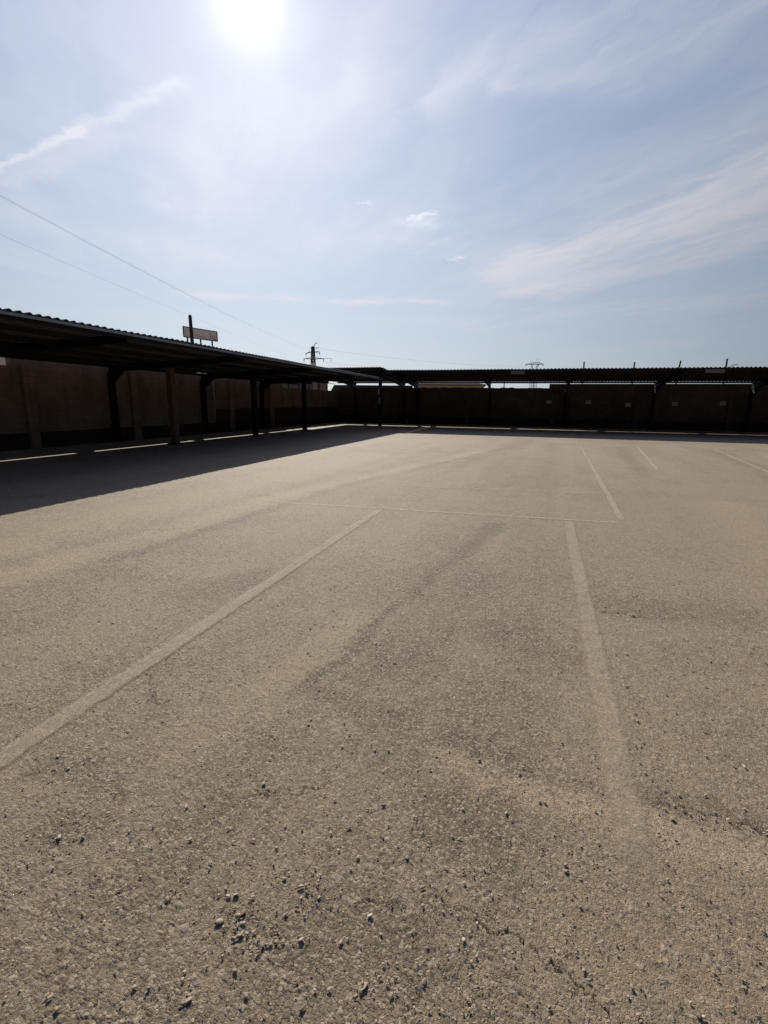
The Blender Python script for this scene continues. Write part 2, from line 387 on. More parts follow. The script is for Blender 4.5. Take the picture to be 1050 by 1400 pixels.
# ------------------------------------------------------------------ ground: one sheet, dense near the camera
FA = math.radians(107.4)      # the way the photograph looks
def build_ground():
    half = R(62)
    dense = np.linspace(FA - half, FA + half, 1250)
    sparse = np.linspace(FA + half, FA - half + 2 * math.pi, 42)[1:-1]
    ang = np.concatenate([dense, sparse]); na = len(ang)
    r = [0.0, 0.4, 0.7]
    rr = 0.72
    while rr < 13: r.append(rr); rr *= 1.0036
    while rr < 4000: r.append(rr); rr *= 1.22
    r = np.array(r[1:]); nr = len(r)
    X = (r[:, None] * np.cos(ang)[None]).ravel(); Y = (r[:, None] * np.sin(ang)[None]).ravel()
    co = np.zeros((nr * na + 1, 3), np.float32); co[:-1, 0] = X; co[:-1, 1] = Y
    i = np.arange(nr - 1)[:, None] * na; k = np.arange(na)[None]; k2 = (k + 1) % na
    quads = np.stack([i + k, i + na + k, i + na + k2, i + k2], -1).reshape(-1, 4)
    kk = np.arange(na); tris = np.stack([np.full(na, nr * na), kk, (kk + 1) % na], -1)
    loops = np.concatenate([quads.ravel(), tris.ravel()]).astype(np.int32)
    starts = np.concatenate([np.arange(len(quads)) * 4, len(quads) * 4 + np.arange(len(tris)) * 3]).astype(np.int32)
    me = bpy.data.meshes.new('ground')
    me.vertices.add(len(co)); me.vertices.foreach_set('co', co.ravel())
    me.loops.add(len(loops)); me.loops.foreach_set('vertex_index', loops)
    me.polygons.add(len(starts)); me.polygons.foreach_set('loop_start', starts)
    me.polygons.foreach_set('use_smooth', np.ones(len(starts), bool))
    me.update(calc_edges=True); me.validate()
    me.materials.append(M['ground'])
    o = bpy.data.objects.new('ground', me); COL.objects.link(o)
    tag(o, kind='structure')
build_ground()

# ------------------------------------------------------------------ loose gravel (nobody could count it)
def value_noise(x, y, s, seed):
    g = np.random.default_rng(seed).random((256, 256))
    u = x / s + 500.3; v = y / s + 500.7
    i = np.floor(u).astype(int); j = np.floor(v).astype(int); fu = u - i; fv = v - j
    fu = fu * fu * (3 - 2 * fu); fv = fv * fv * (3 - 2 * fv)
    a = g[i % 256, j % 256]; b = g[(i+1) % 256, j % 256]; c = g[i % 256, (j+1) % 256]; d = g[(i+1) % 256, (j+1) % 256]
    return (a*(1-fu)+b*fu)*(1-fv)+(c*(1-fu)+d*fu)*fv

def ico(sub):
    import bmesh
    bm = bmesh.new(); bmesh.ops.create_icosphere(bm, subdivisions=sub, radius=1.0)
    v = np.array([q.co[:] for q in bm.verts]); f = np.array([[q.index for q in p.verts] for p in bm.faces]); bm.free()
    return v, f

def rocks_mesh(px, py, size, name, sub=1, z_in=0.06):
    """angular stones: an icosphere each, squashed, cut by random planes and turned"""
    base, f = ico(sub); nv = len(base); n = len(px)
    V = np.empty((n, nv, 3), np.float32)
    for i in range(n):
        b = base * (1 + 0.22 * rng.standard_normal((nv, 1)) * (1 if sub == 1 else 0.35))
        for _ in range(8):
            d = rng.standard_normal(3); d /= np.linalg.norm(d); h = rng.uniform(0.38, 0.78)
            o = b @ d - h; o[o < 0] = 0; b = b - o[:, None] * d
        b = b * np.array([rng.uniform(0.8, 1.35), rng.uniform(0.6, 1.0), rng.uniform(0.20, 0.36)])
        a = rng.uniform(0, 6.283); c, s = math.cos(a), math.sin(a)
        t = rng.normal(0, 0.25); ct, st = math.cos(t), math.sin(t)
        b = b @ np.array([[1, 0, 0], [0, ct, -st], [0, st, ct]]).T
        b = b @ np.array([[c, -s, 0], [s, c, 0], [0, 0, 1]]).T
        V[i] = b * size[i]
        V[i, :, 2] += size[i] * z_in
        V[i, :, 0] += px[i]; V[i, :, 1] += py[i]
    F = (f[None] + (np.arange(n) * nv)[:, None, None]).reshape(-1, 3)
    me = bpy.data.meshes.new(name)
    me.vertices.add(n * nv); me.vertices.foreach_set('co', V.ravel())
    me.loops.add(F.size); me.loops.foreach_set('vertex_index', F.ravel().astype(np.int32))
    me.polygons.add(len(F)); me.polygons.foreach_set('loop_start', (np.arange(len(F)) * 3).astype(np.int32))
    me.update(calc_edges=True); me.validate()
    me.materials.append(M['stone'])
    return me

def gravel():
    N = 60000
    r = 0.75 * (12.0 / 0.75) ** rng.random(N)            # more per area near the camera, where one sees them
    a = FA + rng.uniform(-1, 1, N) * R(50)
    x = r * np.cos(a); y = r * np.sin(a)
    dens = 0.75 * value_noise(x, y, 0.35, 1) + 0.5 * value_noise(x, y, 0.09, 2) + 0.35 * value_noise(x, y, 1.6, 3)
    keep = rng.random(N) < np.clip((dens - 0.6) * 0.7, 0.035, 0.6)
    # the two worn wheel tracks and painted lines lie nearly clean
    for lx in (-2.15, 0.445): keep &= ~((np.abs(x - lx) < 0.07) & (rng.random(N) < 0.75))
    x = x[keep]; y = y[keep]; r = r[keep]
    s = 0.0017 + 0.0022 * rng.random(len(x)) ** 1.5 + 0.005 * rng.random(len(x)) ** 9
    s *= np.clip(0.7 + 0.2 * r, 0.9, 1.5)
    cx = []; cy = []; cs = []
    for (ux, uy, sx, sy, k, m) in ((-0.76, 1.00, 0.05, 0.05, 90, 0.0050), (-0.64, 1.00, 0.04, 0.03, 60, 0.0046), (-0.80, 1.16, 0.13, 0.05, 120, 0.0042), (-0.61, 1.16, 0.05, 0.05, 70, 0.0045),
                             (-0.34, 0.96, 0.02, 0.02, 16, 0.005), (-1.0, 1.02, 0.03, 0.03, 25, 0.0045), (0.85, 1.905, 0.2, 0.014, 70, 0.0045), (0.35, 1.86, 0.2, 0.04, 30, 0.0036),
                             (-1.55, 1.10, 0.08, 0.06, 90, 0.0045), (-1.85, 1.33, 0.08, 0.05, 80, 0.005), (-0.1, 2.0, 0.12, 0.05, 50, 0.0045), (-0.55, 1.9, 0.2, 0.15, 90, 0.004),
                             (-0.28, 1.22, 0.1, 0.03, 60, 0.0036), (0.0, 1.45, 0.15, 0.1, 90, 0.004), (0.1, 0.95, 0.08, 0.05, 60, 0.0045), (-0.1, 0.95, 0.08, 0.03, 50, 0.0045), (0.65, 1.3, 0.15, 0.12, 60, 0.0045)):
        cx += list(rng.normal(ux, sx, k)); cy += list(rng.normal(uy, sy, k)); cs += list(m * rng.lognormal(-0.25, 0.45, k))
    x = np.concatenate([x, cx]); y = np.concatenate([y, cy]); s = np.concatenate([s, cs])
    me = rocks_mesh(x, y, s, 'gravel')
    o = bpy.data.objects.new('gravel', me); COL.objects.link(o)
    tag(o, 'loose pale gravel scattered over the worn asphalt in the foreground', 'gravel', None, 'stuff')
    # the larger chips, rounder mesh
    n = 760
    r = 0.8 * (7.0 / 0.8) ** rng.random(n); a = FA + rng.uniform(-1, 1, n) * R(48)
    x = r * np.cos(a); y = r * np.sin(a)
    s = (0.0055 + 0.0055 * rng.random(n) ** 3)
    bx = np.array([-0.765, -0.755, -0.735, -0.70, -0.64, -0.625, -0.66, -0.75, -0.69, -0.34, -1.02, 0.62, 0.80, 1.0, -0.62, -0.96])
    by = np.array([1.03, 1.00, 0.975, 0.96, 0.975, 0.985, 0.965, 0.955, 0.95, 0.96, 0.99, 1.92, 1.91, 1.90, 1.17, 1.12])
    bs = 0.8 * np.array([0.013, 0.011, 0.012, 0.010, 0.011, 0.009, 0.008, 0.010, 0.009, 0.012, 0.011, 0.011, 0.012, 0.010, 0.011, 0.009])
    me = rocks_mesh(np.concatenate([x, bx]), np.concatenate([y, by]), np.concatenate([s, bs]), 'stone_chips', 2, 0.08)
    o = bpy.data.objects.new('stone_chips', me); COL.objects.link(o)
    tag(o, 'larger angular stone chips lying loose among the gravel', 'stones', None, 'stuff')
gravel()

# ------------------------------------------------------------------ worn parking lines
def line(name, A, B, w, label, cover=0.6, tone=1.0):
    A = Vector((*A, 0)); B = Vector((*B, 0)); d = (B - A); L = d.length; d.normalize(); p = Vector((-d.y, d.x, 0)) * w / 2
    n = max(2, int(L / 0.25)); vs = []; fs = []; uvs = []
    for i in range(n + 1):
        c = A + d * (L * i / n); vs += [(c - p)[:2] + (0.002,), (c + p)[:2] + (0.002,)]
        uvs += [(0, i / n), (1, i / n)]
    for i in range(n): fs.append((2*i, 2*i+1, 2*i+3, 2*i+2))
    me = bpy.data.meshes.new(name); me.from_pydata(vs, [], fs)
    uv = me.uv_layers.new(name='UVMap')
    for l in me.loops: uv.data[l.index].uv = uvs[l.vertex_index]
    me.materials.append(M['paint'])
    o = bpy.data.objects.new(name, me); COL.objects.link(o)
    o.color = (tone, tone, tone, cover)
    return tag(o, label, 'line', 'worn bay lines on the asphalt', 'structure')
line('parking_line', (-2.15, 0.5), (-2.18, 6.85), 0.18, 'faded line running from the lower left corner towards the middle', 0.62, 1.06)
line('parking_line', (0.43, 1.2), (0.455, 7.02), 0.19, 'widest faded line in the right half, running towards the camera', 0.66, 1.06)
line('parking_line', (-4.3, 6.66), (1.2, 7.08), 0.11, 'thin faded line crossing the lot sideways', 0.7, 1.17)
line('parking_line', (1.56, 22.4), (1.16, 7.1), 0.17, 'long faded line leading to the far canopy, right of the middle', 0.72, 1.13)
line('parking_line', (3.74, 22.3), (2.80, 13.4), 0.18, 'short faded line near the far canopy', 0.74, 1.15)
line('parking_line', (6.25, 22.0), (5.15, 12.4), 0.18, 'faded line near the right edge of the photo', 0.72, 1.15)
line('parking_line', (-2.6, 8.80), (1.25, 9.28), 0.12, 'very faint second line crossing the lot sideways')

# ------------------------------------------------------------------ walls
def wall_thing(name, label):
    return empty(name, (0, 0, 0), label, 'wall')
lw = wall_thing('boundary_wall', 'long brown rendered wall with piers behind the left canopy')
WX = -15.25
b = MB()
for (y0, y1, zt) in ((1.0, 11.2, 2.50), (11.2, 19.7, 2.845), (19.702, 27.6, 2.775), (27.6, 36.25, 2.36)):
    b.box(WX - 0.22, WX, y0, y1, -0.1, zt)
b.build('wall_face', 'wall', lw)
b = MB()
b.box(WX - 0.25, WX + 0.03, 11.15, 27.6, 2.742, 2.80)
for yy, yw in ((11.55, .30), (15.75, .30), (22.1, .34), (26.1, .4), (6.3, .4)):
    p = MB(); p.box(WX + 0.002, WX + 0.14, yy - yw/2, yy + yw/2, 0, 2.55); p.build('pier', 'pier', lw, bevel=0.01)
p = MB(); p.box(WX + 0.002, WX + 0.05, 20.9, 36.2, 0, 1.15); p.build('plinth', 'plinth', lw)
p = MB(); p.box(WX + 0.002, WX + 0.035, 1.0, 20.85, 0, 0.5); p.build('plinth', 'plinth', lw)
# low railing on the lower stretch near the corner
rl = empty('metal_railing', (WX - 0.11, 28, 2.36), 'thin metal railing on the low wall end by the corner', 'railing')
b = MB()
b.bar((WX - 0.11, 27.7, 2.88), (WX - 0.11, 36.0, 2.88), 0.04)
b.build('top_rail', 'steel', rl)
for yy in (28.6, 30.05, 31.5, 33.0, 34.5):
    b = MB(); b.bar((WX - 0.11, yy, 2.36), (WX - 0.11, yy, 2.86), 0.05); b.build('baluster', 'steel', rl)

fw = wall_thing('boundary_wall', 'dark brown wall across the far side behind the numbered bays')
fw['label'] = 'dark brown wall across the far side, carrying small pale plates'
FY = 36.3
b = MB()
b.box(WX - 0.22, 0.35, FY, FY + 0.22, -0.1, 2.60)
b.box(0.35, 27, FY, FY + 0.22, -0.1, 2.897)
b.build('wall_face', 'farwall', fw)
# crumbling top course left of the step
b = MB()
xx = WX
while xx < 0.3:
    w = random.uniform(0.25, 0.6)
    b.box(xx, min(xx + w, 0.33), FY + 0.01, FY + 0.2, 2.602, 2.602 + random.choice((0.01, 0.02, 0.03, 0.05, 0.015)))
    xx += w + 0.004
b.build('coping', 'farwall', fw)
for cx, w in ((0.75, 0.45), (5.9, .35), (-5.2, .35), (11.2, .35), (-10.6, .35)):
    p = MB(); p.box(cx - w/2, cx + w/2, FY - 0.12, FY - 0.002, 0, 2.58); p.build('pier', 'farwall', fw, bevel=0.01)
p = MB(); p.box(WX + 0.06, 27, FY - 0.03, FY - 0.0015, 0, 0.55); p.build('plinth', 'plinth', fw)

# ------------------------------------------------------------------ carports
PITCH = 0.19; CREST = 0.038
def profile(n_per=8):
    # trapezoid-ish wave, one pitch: (offset 0..1, height 0..1)
    return [(0.0, 0.0), (0.30, 0.02), (0.42, 0.55), (0.54, 0.96), (0.66, 1.0), (0.78, 0.9), (0.90, 0.35), (0.97, 0.03)]
def roof_sheet(along, a0, a1, c0, z0, c1, z1, parent, tilt=0.0, piv=0.0):
    """corrugated sheet: waves run across from (c0,z0) at the front to (c1,z1) at the rear; along = 'x' or 'y'"""
    pr = profile(); n = int((a1 - a0) / PITCH)
    us = [(a0 + (i + o) * PITCH, h * CREST) for i in range(n) for (o, h) in pr]
    us.append((a0 + n * PITCH, 0))
    nu = len(us); rows = 5; th = 0.004
    v = []; f = []
    for side in (0, 1):
        for rI in range(rows):
            t = rI / (rows - 1); c_ = c0 + (c1 - c0) * t; z_ = z0 + (z1 - z0) * t
            for (u, h) in us:
                q = int((u - a0 + 0.001) / (PITCH * 5)); e = math.sin(q * 12.9898) * 43758.5453; e = e - math.floor(e) - 0.5
                e2 = math.sin(q * 78.233) * 12543.123; e2 = e2 - math.floor(e2) - 0.5
                c = c_ + (e * 0.035 if rI == 0 else 0.0)
                z = z_ + tilt * (u - piv) + e2 * 0.008 * (1 - t) + 0.010 * math.sin(u * 0.9 + 3 * t) * math.sin(u * 0.31 + 1)
                p = (c, u, z + h + th * side) if along == 'y' else (u, c, z + h + th * side)
                v.append(p)
    off = rows * nu
    for rI in range(rows - 1):
        for i in range(nu - 1):
            a = rI * nu + i
            f.append((a, a+1, a+nu+1, a+nu)); f.append((off+a, off+a+nu, off+a+nu+1, off+a+1))
    for rI in (0, rows - 1):
        for i in range(nu - 1):
            a = rI * nu + i; f.append((a, off+a, off+a+1, a+1))
    for i in (0, nu - 1):
        for rI in range(rows - 1):
            a = rI * nu + i; f.append((a, a+nu, off+a+nu, off+a))
    mb = MB(); mb.v = v; mb.f = f
    return mb.build('roof_sheet', 'sheet', parent)

def h_column(x, y, zt, parent, w=0.18):
    b = MB()
    b.box(x - w/2, x + w/2, y - w/2, y - w/2 + 0.014, 0, zt); b.box(x - w/2, x + w/2, y + w/2 - 0.014, y + w/2, 0, zt)
    b.box(x - 0.006, x + 0.006, y - w/2 + 0.0141, y + w/2 - 0.0141, 0, zt)
    b.box(x - w*0.85, x + w*0.85, y - w*0.85, y + w*0.85, 0.002, 0.022)
    return b.build('column', 'steel', parent)

def cantilever_beam(along, pos, c_tip, z_tip, c_root, z_root, d_tip, d_root, parent, flange=0.15):
    """tapered I beam from the tip at the front to the root at the rear column"""
    b = MB(); hw = flange / 2
    def P(c, q, z): return (c, pos + q, z) if along == 'y' else (pos + q, c, z)
    def slab(q0, q1, zt0, zt1, zb0, zb1):
        b.hexa([P(c_tip, q0, zb0), P(c_tip, q1, zb0), P(c_root, q1, zb1), P(c_root, q0, zb1),
                P(c_tip, q0, zt0), P(c_tip, q1, zt0), P(c_root, q1, zt1), P(c_root, q0, zt1)])
    slab(-hw, hw, z_tip, z_root, z_tip - 0.014, z_root - 0.014)
    slab(-0.007, 0.007, z_tip - 0.0141, z_root - 0.0141, z_tip - d_tip + 0.0141, z_root - d_root + 0.0141)
    slab(-hw, hw, z_tip - d_tip + 0.014, z_root - d_root + 0.014, z_tip - d_tip, z_root - d_root)
    return b.build('beam', 'steel', parent)

# left canopy: roof falls from the front edge (x -9.3) back to the wall
LF, LZ, LR, LZR = -9.30, 2.995, -14.97, 2.74
TILT, PIV = -0.0065, 21.0
lc = empty('carport', (-12.0, 15.0, 0), 'long open carport with corrugated roof along the left wall', 'carport', 'corrugated carports around the lot')
lc.location = (0, 0, 0)
roof_sheet('y', 1.5, 29.25, LF, LZ, LR, LZR, lc, TILT, PIV)
def along_y(b, x0, x1, y0, y1, z0, z1):
    a = TILT * (y0 - PIV); e = TILT * (y1 - PIV)
    b.hexa([(x0, y0, z0 + a), (x1, y0, z0 + a), (x1, y1, z0 + e), (x0, y1, z0 + e), (x0, y0, z1 + a), (x1, y0, z1 + a), (x1, y1, z1 + e), (x0, y1, z1 + e)])
b = MB(); along_y(b, LF - 0.035, LF - 0.021, 1.5, 29.2, LZ - 0.066, LZ - 0.012)
b.build('fascia', 'fascia', lc)
def lz(x, y=None): return LZ + (LZR - LZ) * (x - LF) / (LR - LF) + (0.0 if y is None else TILT * (y - PIV))
for px in (-9.46, -10.55, -11.7, -12.85, -14.0, -14.90):
    b = MB(); zz = lz(px)
    along_y(b, px - 0.03, px + 0.03, 1.6, 29.1, zz - 0.118, zz - 0.012)
    b.build('purlin', 'purlin', lc)
for cy in (4.75, 9.82, 14.7, 19.9, 25.0):
    h_column(-15.13, cy, lz(-15.13, cy) - 0.262, lc)
    cantilever_beam('y', cy, -9.52, lz(-9.52, cy) - 0.012, -15.2, lz(-15.2, cy) - 0.012, 0.17, 0.25, lc)
    b = MB()
    b.hexa([(-15.03, cy - 0.03, 2.12), (-15.03, cy + 0.03, 2.12), (-15.01, cy + 0.03, 2.12), (-15.01, cy - 0.03, 2.12),
            (-15.03, cy - 0.03, lz(-15.03, cy) - 0.266), (-15.03, cy + 0.03, lz(-15.03, cy) - 0.266), (-14.5, cy + 0.03, lz(-14.5, cy) - 0.262), (-14.5, cy - 0.03, lz(-14.5, cy) - 0.262)])
    b.build('knee_bracket', 'steel', lc)
def lprop(cx, cy, mat, w, label):
    o = empty('support_post', (cx, cy, 0), label, 'post', 'props under the left canopy')
    zt = lz(cx, cy) - 0.012 - 0.215
    b = MB(); b.box(-w/2, w/2, -w/2, w/2, 0.0, zt - 0.012); s = b.build('shaft', mat, None, bevel=0.012); s.parent = o
    b = MB(); b.box(-w*0.8, w*0.8, -w*0.8, w*0.8, zt - 0.0115, zt + 0.004); s = b.build('cap_plate', 'steel', None); s.parent = o
    b = MB(); b.box(-w*0.9, w*0.9, -w*0.9, w*0.9, 0.002, 0.03); s = b.build('base_plate', 'steel', None); s.parent = o
    return o
lprop(-12.5, 14.7, 'prop', 0.22, 'brown square post propping the left canopy in mid shade')
lprop(-12.45, 19.9, 'steel', 0.2, 'dark steel post under the middle of the left canopy')
lprop(-12.5, 25.0, 'steel', 0.2, 'dark steel post under the left canopy, nearest the corner')

# corner canopy, a little higher
cc = empty('carport', (0, 0, 0), 'short raised canopy over the corner where both canopies meet', 'carport', 'corrugated carports around the lot')
CF, CZ, CR, CZR = 29.32, 3.60, 36.0, 3.02
roof_sheet('x', -15.2, -9.32, CF, CZ, CR, CZR, cc)
b = MB(); b.box(-15.2, -9.35, CF - 0.004, CF + 0.010, CZ - 0.062, CZ - 0.002); b.build('fascia', 'purlin', cc)
b = MB(); b.prism([(CF + 0.02, CZ - 0.16), (CF + 0.02, CZ - 0.005), (CR, CZR - 0.005), (CR, CZR - 0.16)], 'x', -9.36, -9.34); b.build('fascia', 'purlin', cc)
def fz(y, F, Z, RR, ZR): return Z + (ZR - Z) * (y - F) / (RR - F)
for py in (29.45, 30.8, 32.2, 33.6, 35.0, 35.9):
    b = MB(); zz = fz(py, CF, CZ, CR, CZR); b.box(-15.1, -9.4, py - 0.03, py + 0.03, zz - 0.105, zz - 0.003); b.build('purlin', 'purlin', cc)
for cx in (-13.6, -9.75):
    cantilever_beam('x', cx, 29.55, fz(29.55, CF, CZ, CR, CZR) - 0.107, 36.0, fz(36.0, CF, CZ, CR, CZR) - 0.107, 0.16, 0.36, cc)
    h_column(cx, 35.85, fz(35.85, CF, CZ, CR, CZR) - 0.45, cc)
cp = empty('support_post', (-10.35, 31.9, 0), 'dark corner post with two pale vertical strips of tape', 'post')
zt = fz(31.9, CF, CZ, CR, CZR) - 0.12
b = MB(); b.box(-0.1, 0.1, -0.1, 0.1, 0, zt); s = b.build('shaft', 'steel', None, bevel=0.01); s.parent = cp
b = MB(); b.box(-0.10, -0.03, -0.108, -0.1015, 2.05, 2.42); s = b.build('tape_strip', 'tape', None); s.parent = cp
b = MB(); b.box(-0.05, 0.02, -0.108, -0.1015, 1.45, 1.85); s = b.build('tape_strip', 'tape', None); s.parent = cp

# far canopy
fc = empty('carport', (0, 0, 0), 'wide open carport with corrugated roof across the far side', 'carport', 'corrugated carports around the lot')
FF, FZ, FR, FZR = 29.30, 3.42, 36.05, 3.02
roof_sheet('x', -9.30, 26.5, FF, FZ, FR, FZR, fc)
b = MB(); b.box(-9.3, 26.4, FF - 0.004, FF + 0.010, FZ - 0.062, FZ - 0.002); b.build('fascia', 'purlin', fc)
for py in (29.42, 30.7, 32.0, 33.4, 34.8, 35.98):
    b = MB(); zz = fz(py, FF, FZ, FR, FZR); b.box(-9.2, 26.3, py - 0.03, py + 0.03, zz - 0.105, zz - 0.003); b.build('purlin', 'purlin', fc)
for cx in (-8.75, -3.55, 1.45, 6.75, 12.05, 17.3, 22.5):
    cantilever_beam('x', cx, 29.55, fz(29.55, FF, FZ, FR, FZR) - 0.107, 36.02, fz(36.0, FF, FZ, FR, FZR) - 0.107, 0.16, 0.36, fc)
    h_column(cx, 35.9, fz(35.9, FF, FZ, FR, FZR) - 0.45, fc)
    b = MB(); zz = fz(35.0, FF, FZ, FR, FZR) - 0.107 - 0.32
    b.hexa([(cx - 0.05, 35.78, 2.1), (cx + 0.05, 35.78, 2.1), (cx + 0.05, 35.76, 2.1), (cx - 0.05, 35.76, 2.1),
            (cx - 0.05, 35.78, zz - 0.06), (cx + 0.05, 35.78, zz - 0.06), (cx + 0.05, 34.8, zz - 0.02), (cx - 0.05, 34.8, zz - 0.02)])
    b.build('knee_bracket', 'steel', fc)
# pale panels under the front edge
def panel(cx, w, label):
    b = MB(); b.box(cx - w/2, cx + w/2, FF - 0.05, FF - 0.012, FZ - 0.26, FZ - 0.075)
    o = b.build('light_panel', 'lamp', None, bevel=0.005, origin=(cx, FF, FZ - 0.2)); tag(o, label, 'panel', 'pale panels on the far canopy edge')
    return o
panel(-1.45, 0.74, 'pale grey panel on the far canopy edge, left of the pylon')
panel(8.1, 0.85, 'pale grey panel on the far canopy edge, near the right side')

# bay plates on the far wall
for cx, z, lab in ((0.40, 1.69, 'small pale plate on the pier where the far wall steps up'), (2.92, 1.71, 'small pale plate on the far wall, second from the wall step'),
              (5.36, 1.55, 'small pale plate hung lowest on the far wall'), (8.08, 1.64, 'small pale plate on the far wall, right of the lowest plate'),
              (10.75, 1.70, 'small pale plate on the far wall, rightmost of the five')):
    yb = FY - 0.125 if abs(cx - 0.4) < 0.2 else FY - 0.004
    t = empty('bay_plate', (cx, yb, z), lab, 'sign', 'small bay plates on the far wall')
    t.rotation_euler.y = R({0.40: 1.2, 2.92: -1.5, 5.36: 0.6, 8.08: 2.0, 10.75: -0.8}[cx])
    b = MB(); b.box(-0.17, 0.17, -0.012, 0.0, -0.12, 0.12); o = b.build('backing', 'platerim', None, bevel=0.003); o.parent = t
    b = MB(); b.box(-0.155, 0.155, -0.016, -0.0125, -0.105, 0.105); o = b.build('face', 'plate', None, bevel=0.001); o.parent = t

# posts standing up behind the far wall
for i, (cx, h, lean, lab) in enumerate(((2.45, 4.35, 0.0, 'thin dark post above the far canopy, nearest the flat-topped pylon'), (5.52, 4.28, 0.0, 'thin dark post above the far canopy, second from the pylon'),
                        (8.08, 4.34, 0.10, 'thin leaning post above the far canopy'), (10.72, 4.42, 0.0, 'thin dark post above the far canopy beside a short bent wire'))):
    t = empty('fence_post', (cx, FY + 0.4, 0), lab, 'post', 'thin posts behind the far wall')
    b = MB(); b.bar((0, 0, 0), (0, 0, 3.6), 0.075); b.bar((0, 0, 3.58), (lean, 0.0, h), 0.085); o = b.build('shaft', 'lattice', None); o.parent = t
    b = MB(); b.bar((0, 0, 3.3), (0.35, 0.2, 3.5), 0.03); o = b.build('arm', 'lattice', None); o.parent = t
b = MB(); b.tube([(10.85, FY + 0.4, 3.75), (10.98, FY + 0.4, 3.98), (11.2, FY + 0.4, 4.06), (11.35, FY + 0.4, 4.07)], 0.022, 6)
tag(b.build('bent_wire', 'lattice', None, origin=(11, FY + 0.4, 3.9)), 'short bent wire poking above the far canopy on the right', 'wire')
for cx, lab in ((-2.69, 'short thin stake in the sky gap under the far roof, left one'), (-0.72, 'short thin stake in the sky gap under the far roof, right one')):
    b = MB(); b.bar((cx, FY + 0.3, 0.0), (cx, FY + 0.3, 3.4), 0.06); tag(b.build('stake', 'lattice', None, origin=(cx, FY + 0.3, 0)), lab, 'post', 'stakes behind the far wall')

# small things on the ground by the corner
b = MB(); b.box(-9.92, -9.58, 36.0, 36.2, 0.05, 0.30); b.box(-9.9, -9.86, 35.98, 36.22, 0.0, 0.05); b.box(-9.64, -9.6, 35.98, 36.22, 0.0, 0.05)
tag(b.build('meter_box', 'platerim', None, bevel=0.01, origin=(-9.75, 36.1, 0)), 'small grey box low against the far wall near the corner', 'box')
me = rocks_mesh(np.array([-14.35, -14.2, -14.0, -13.85, -13.7, -14.1]), np.array([31.2, 31.6, 31.3, 31.7, 31.4, 31.0]), np.array([.09, .14, .11, .08, .1, .07]), 'rubble', 2, 0.35)
me.materials[0] = M['concrete']
o = bpy.data.objects.new('rubble', me); COL.objects.link(o); tag(o, 'small heap of broken concrete at the foot of the wall in the corner', 'rubble', None, 'stuff')
me = rocks_mesh(np.array([-9.35]), np.array([16.5]), np.array([.05]), 'litter_stone', 2, 0.35)
o = bpy.data.objects.new('loose_stone', me); COL.objects.link(o); tag(o, 'single pale stone lying in the shade of the left canopy', 'stone')
# conduit on the left wall
b = MB(); b.tube([(WX + 0.05, 20.75, 0.7), (WX + 0.05, 20.75, 2.45)], 0.03, 8)
tag(b.build('conduit_pipe', 'pipe', None, True, origin=(WX + 0.05, 20.75, 0.7)), 'thin pale vertical pipe on the left wall beside a column', 'pipe')

# ------------------------------------------------------------------ beyond the walls
# rusty pole
b = MB(); b.tube([(0, 0, 0), (0, 0, 3), (-0.02, -0.03, 5.6), (-0.02, -0.035, 5.68)], [0.115, 0.1, 0.085, 0.06], 10)
o = b.build('rusty_pole', 'rust', None, True); o.location = (-17.0, 21.78, 0)
tag(o, 'thick rusty brown pole rising behind the left canopy, before the board', 'pole')
# board on legs
bb = empty('billboard', (-26.0, 34.4, 0), 'long weathered pale board on legs seen over the left canopy', 'billboard')
A = Vector((-26.55, 33.0, 0)) - bb.location; B = Vector((-25.85, 36.2, 0)) - bb.location
dv = (B - A).normalized()
def bq(t, z, off=0.0): return A + (B - A) * t + Vector((dv.y, -dv.x, 0)) * off + Vector((0, 0, z))
Z0, Z1 = 6.27, 7.02
b = MB(); b.bar(bq(0, (Z0+Z1)/2), bq(1, (Z0+Z1)/2), 0.05, Z1 - Z0); o = b.build('panel', 'board', None); o.parent = bb
b = MB()
for (t0, z0, t1, z1) in ((0, Z0, 1, Z0), (0, Z1, 1, Z1)): b.bar(bq(t0, z0, .03), bq(t1, z1, .03), 0.07, 0.06)
b.bar(bq(0, Z0 + .031, .03), bq(0, Z1 - .031, .03), 0.07, .06); b.bar(bq(1, Z0 + .031, .03), bq(1, Z1 - .031, .03), 0.07, .06)
o = b.build('frame', 'frame', None); o.parent = bb
for t in (0.12, 0.5, 0.85):
    b = MB(); b.bar(bq(t, 0, -.05), bq(t, Z0 + 0.3, -.05), 0.09); o = b.build('leg', 'frame', None); o.parent = bb
for (t0, z0, t1, z1, w_) in ((0.78, Z0 + .1, 0.78, Z1 - .15, .06), (0.80, Z0 + .35, 0.95, Z0 + .30, .05), (0.80, Z0 + .15, 0.97, Z0 + .12, .06), (0.3, Z0 + .25, 0.62, Z0 + .18, .04)):
    b = MB(); b.bar(bq(t0, z0, .0275), bq(t1, z1, .0275), 0.004, w_); o = b.build('faded_mark', 'boardmark', None); o.parent = bb

def lattice_tower(parent, H, wb, wt, m='lattice', bays=9, leg=0.12, brace=0.07):
    b = MB()
    def c(k, t):
        w = wb + (wt - wb) * t; sx, sy = ((-1, -1), (1, -1), (1, 1), (-1, 1))[k]
        return Vector((sx * w, sy * w, H * t))
    for k in range(4): b.bar(c(k, 0), c(k, 1), leg)
    ts = [1 - (1 - i / bays) ** 1.15 for i in range(bays + 1)]
    for i in range(bays):
        for k in range(4):
            j = (k + 1) % 4
            b.bar(c(k, ts[i]), c(j, ts[i+1]), brace); b.bar(c(j, ts[i]), c(k, ts[i+1]), brace)
            b.bar(c(k, ts[i+1]), c(j, ts[i+1]), brace)
    o = b.build('tower', m, None); o.parent = parent
    return o

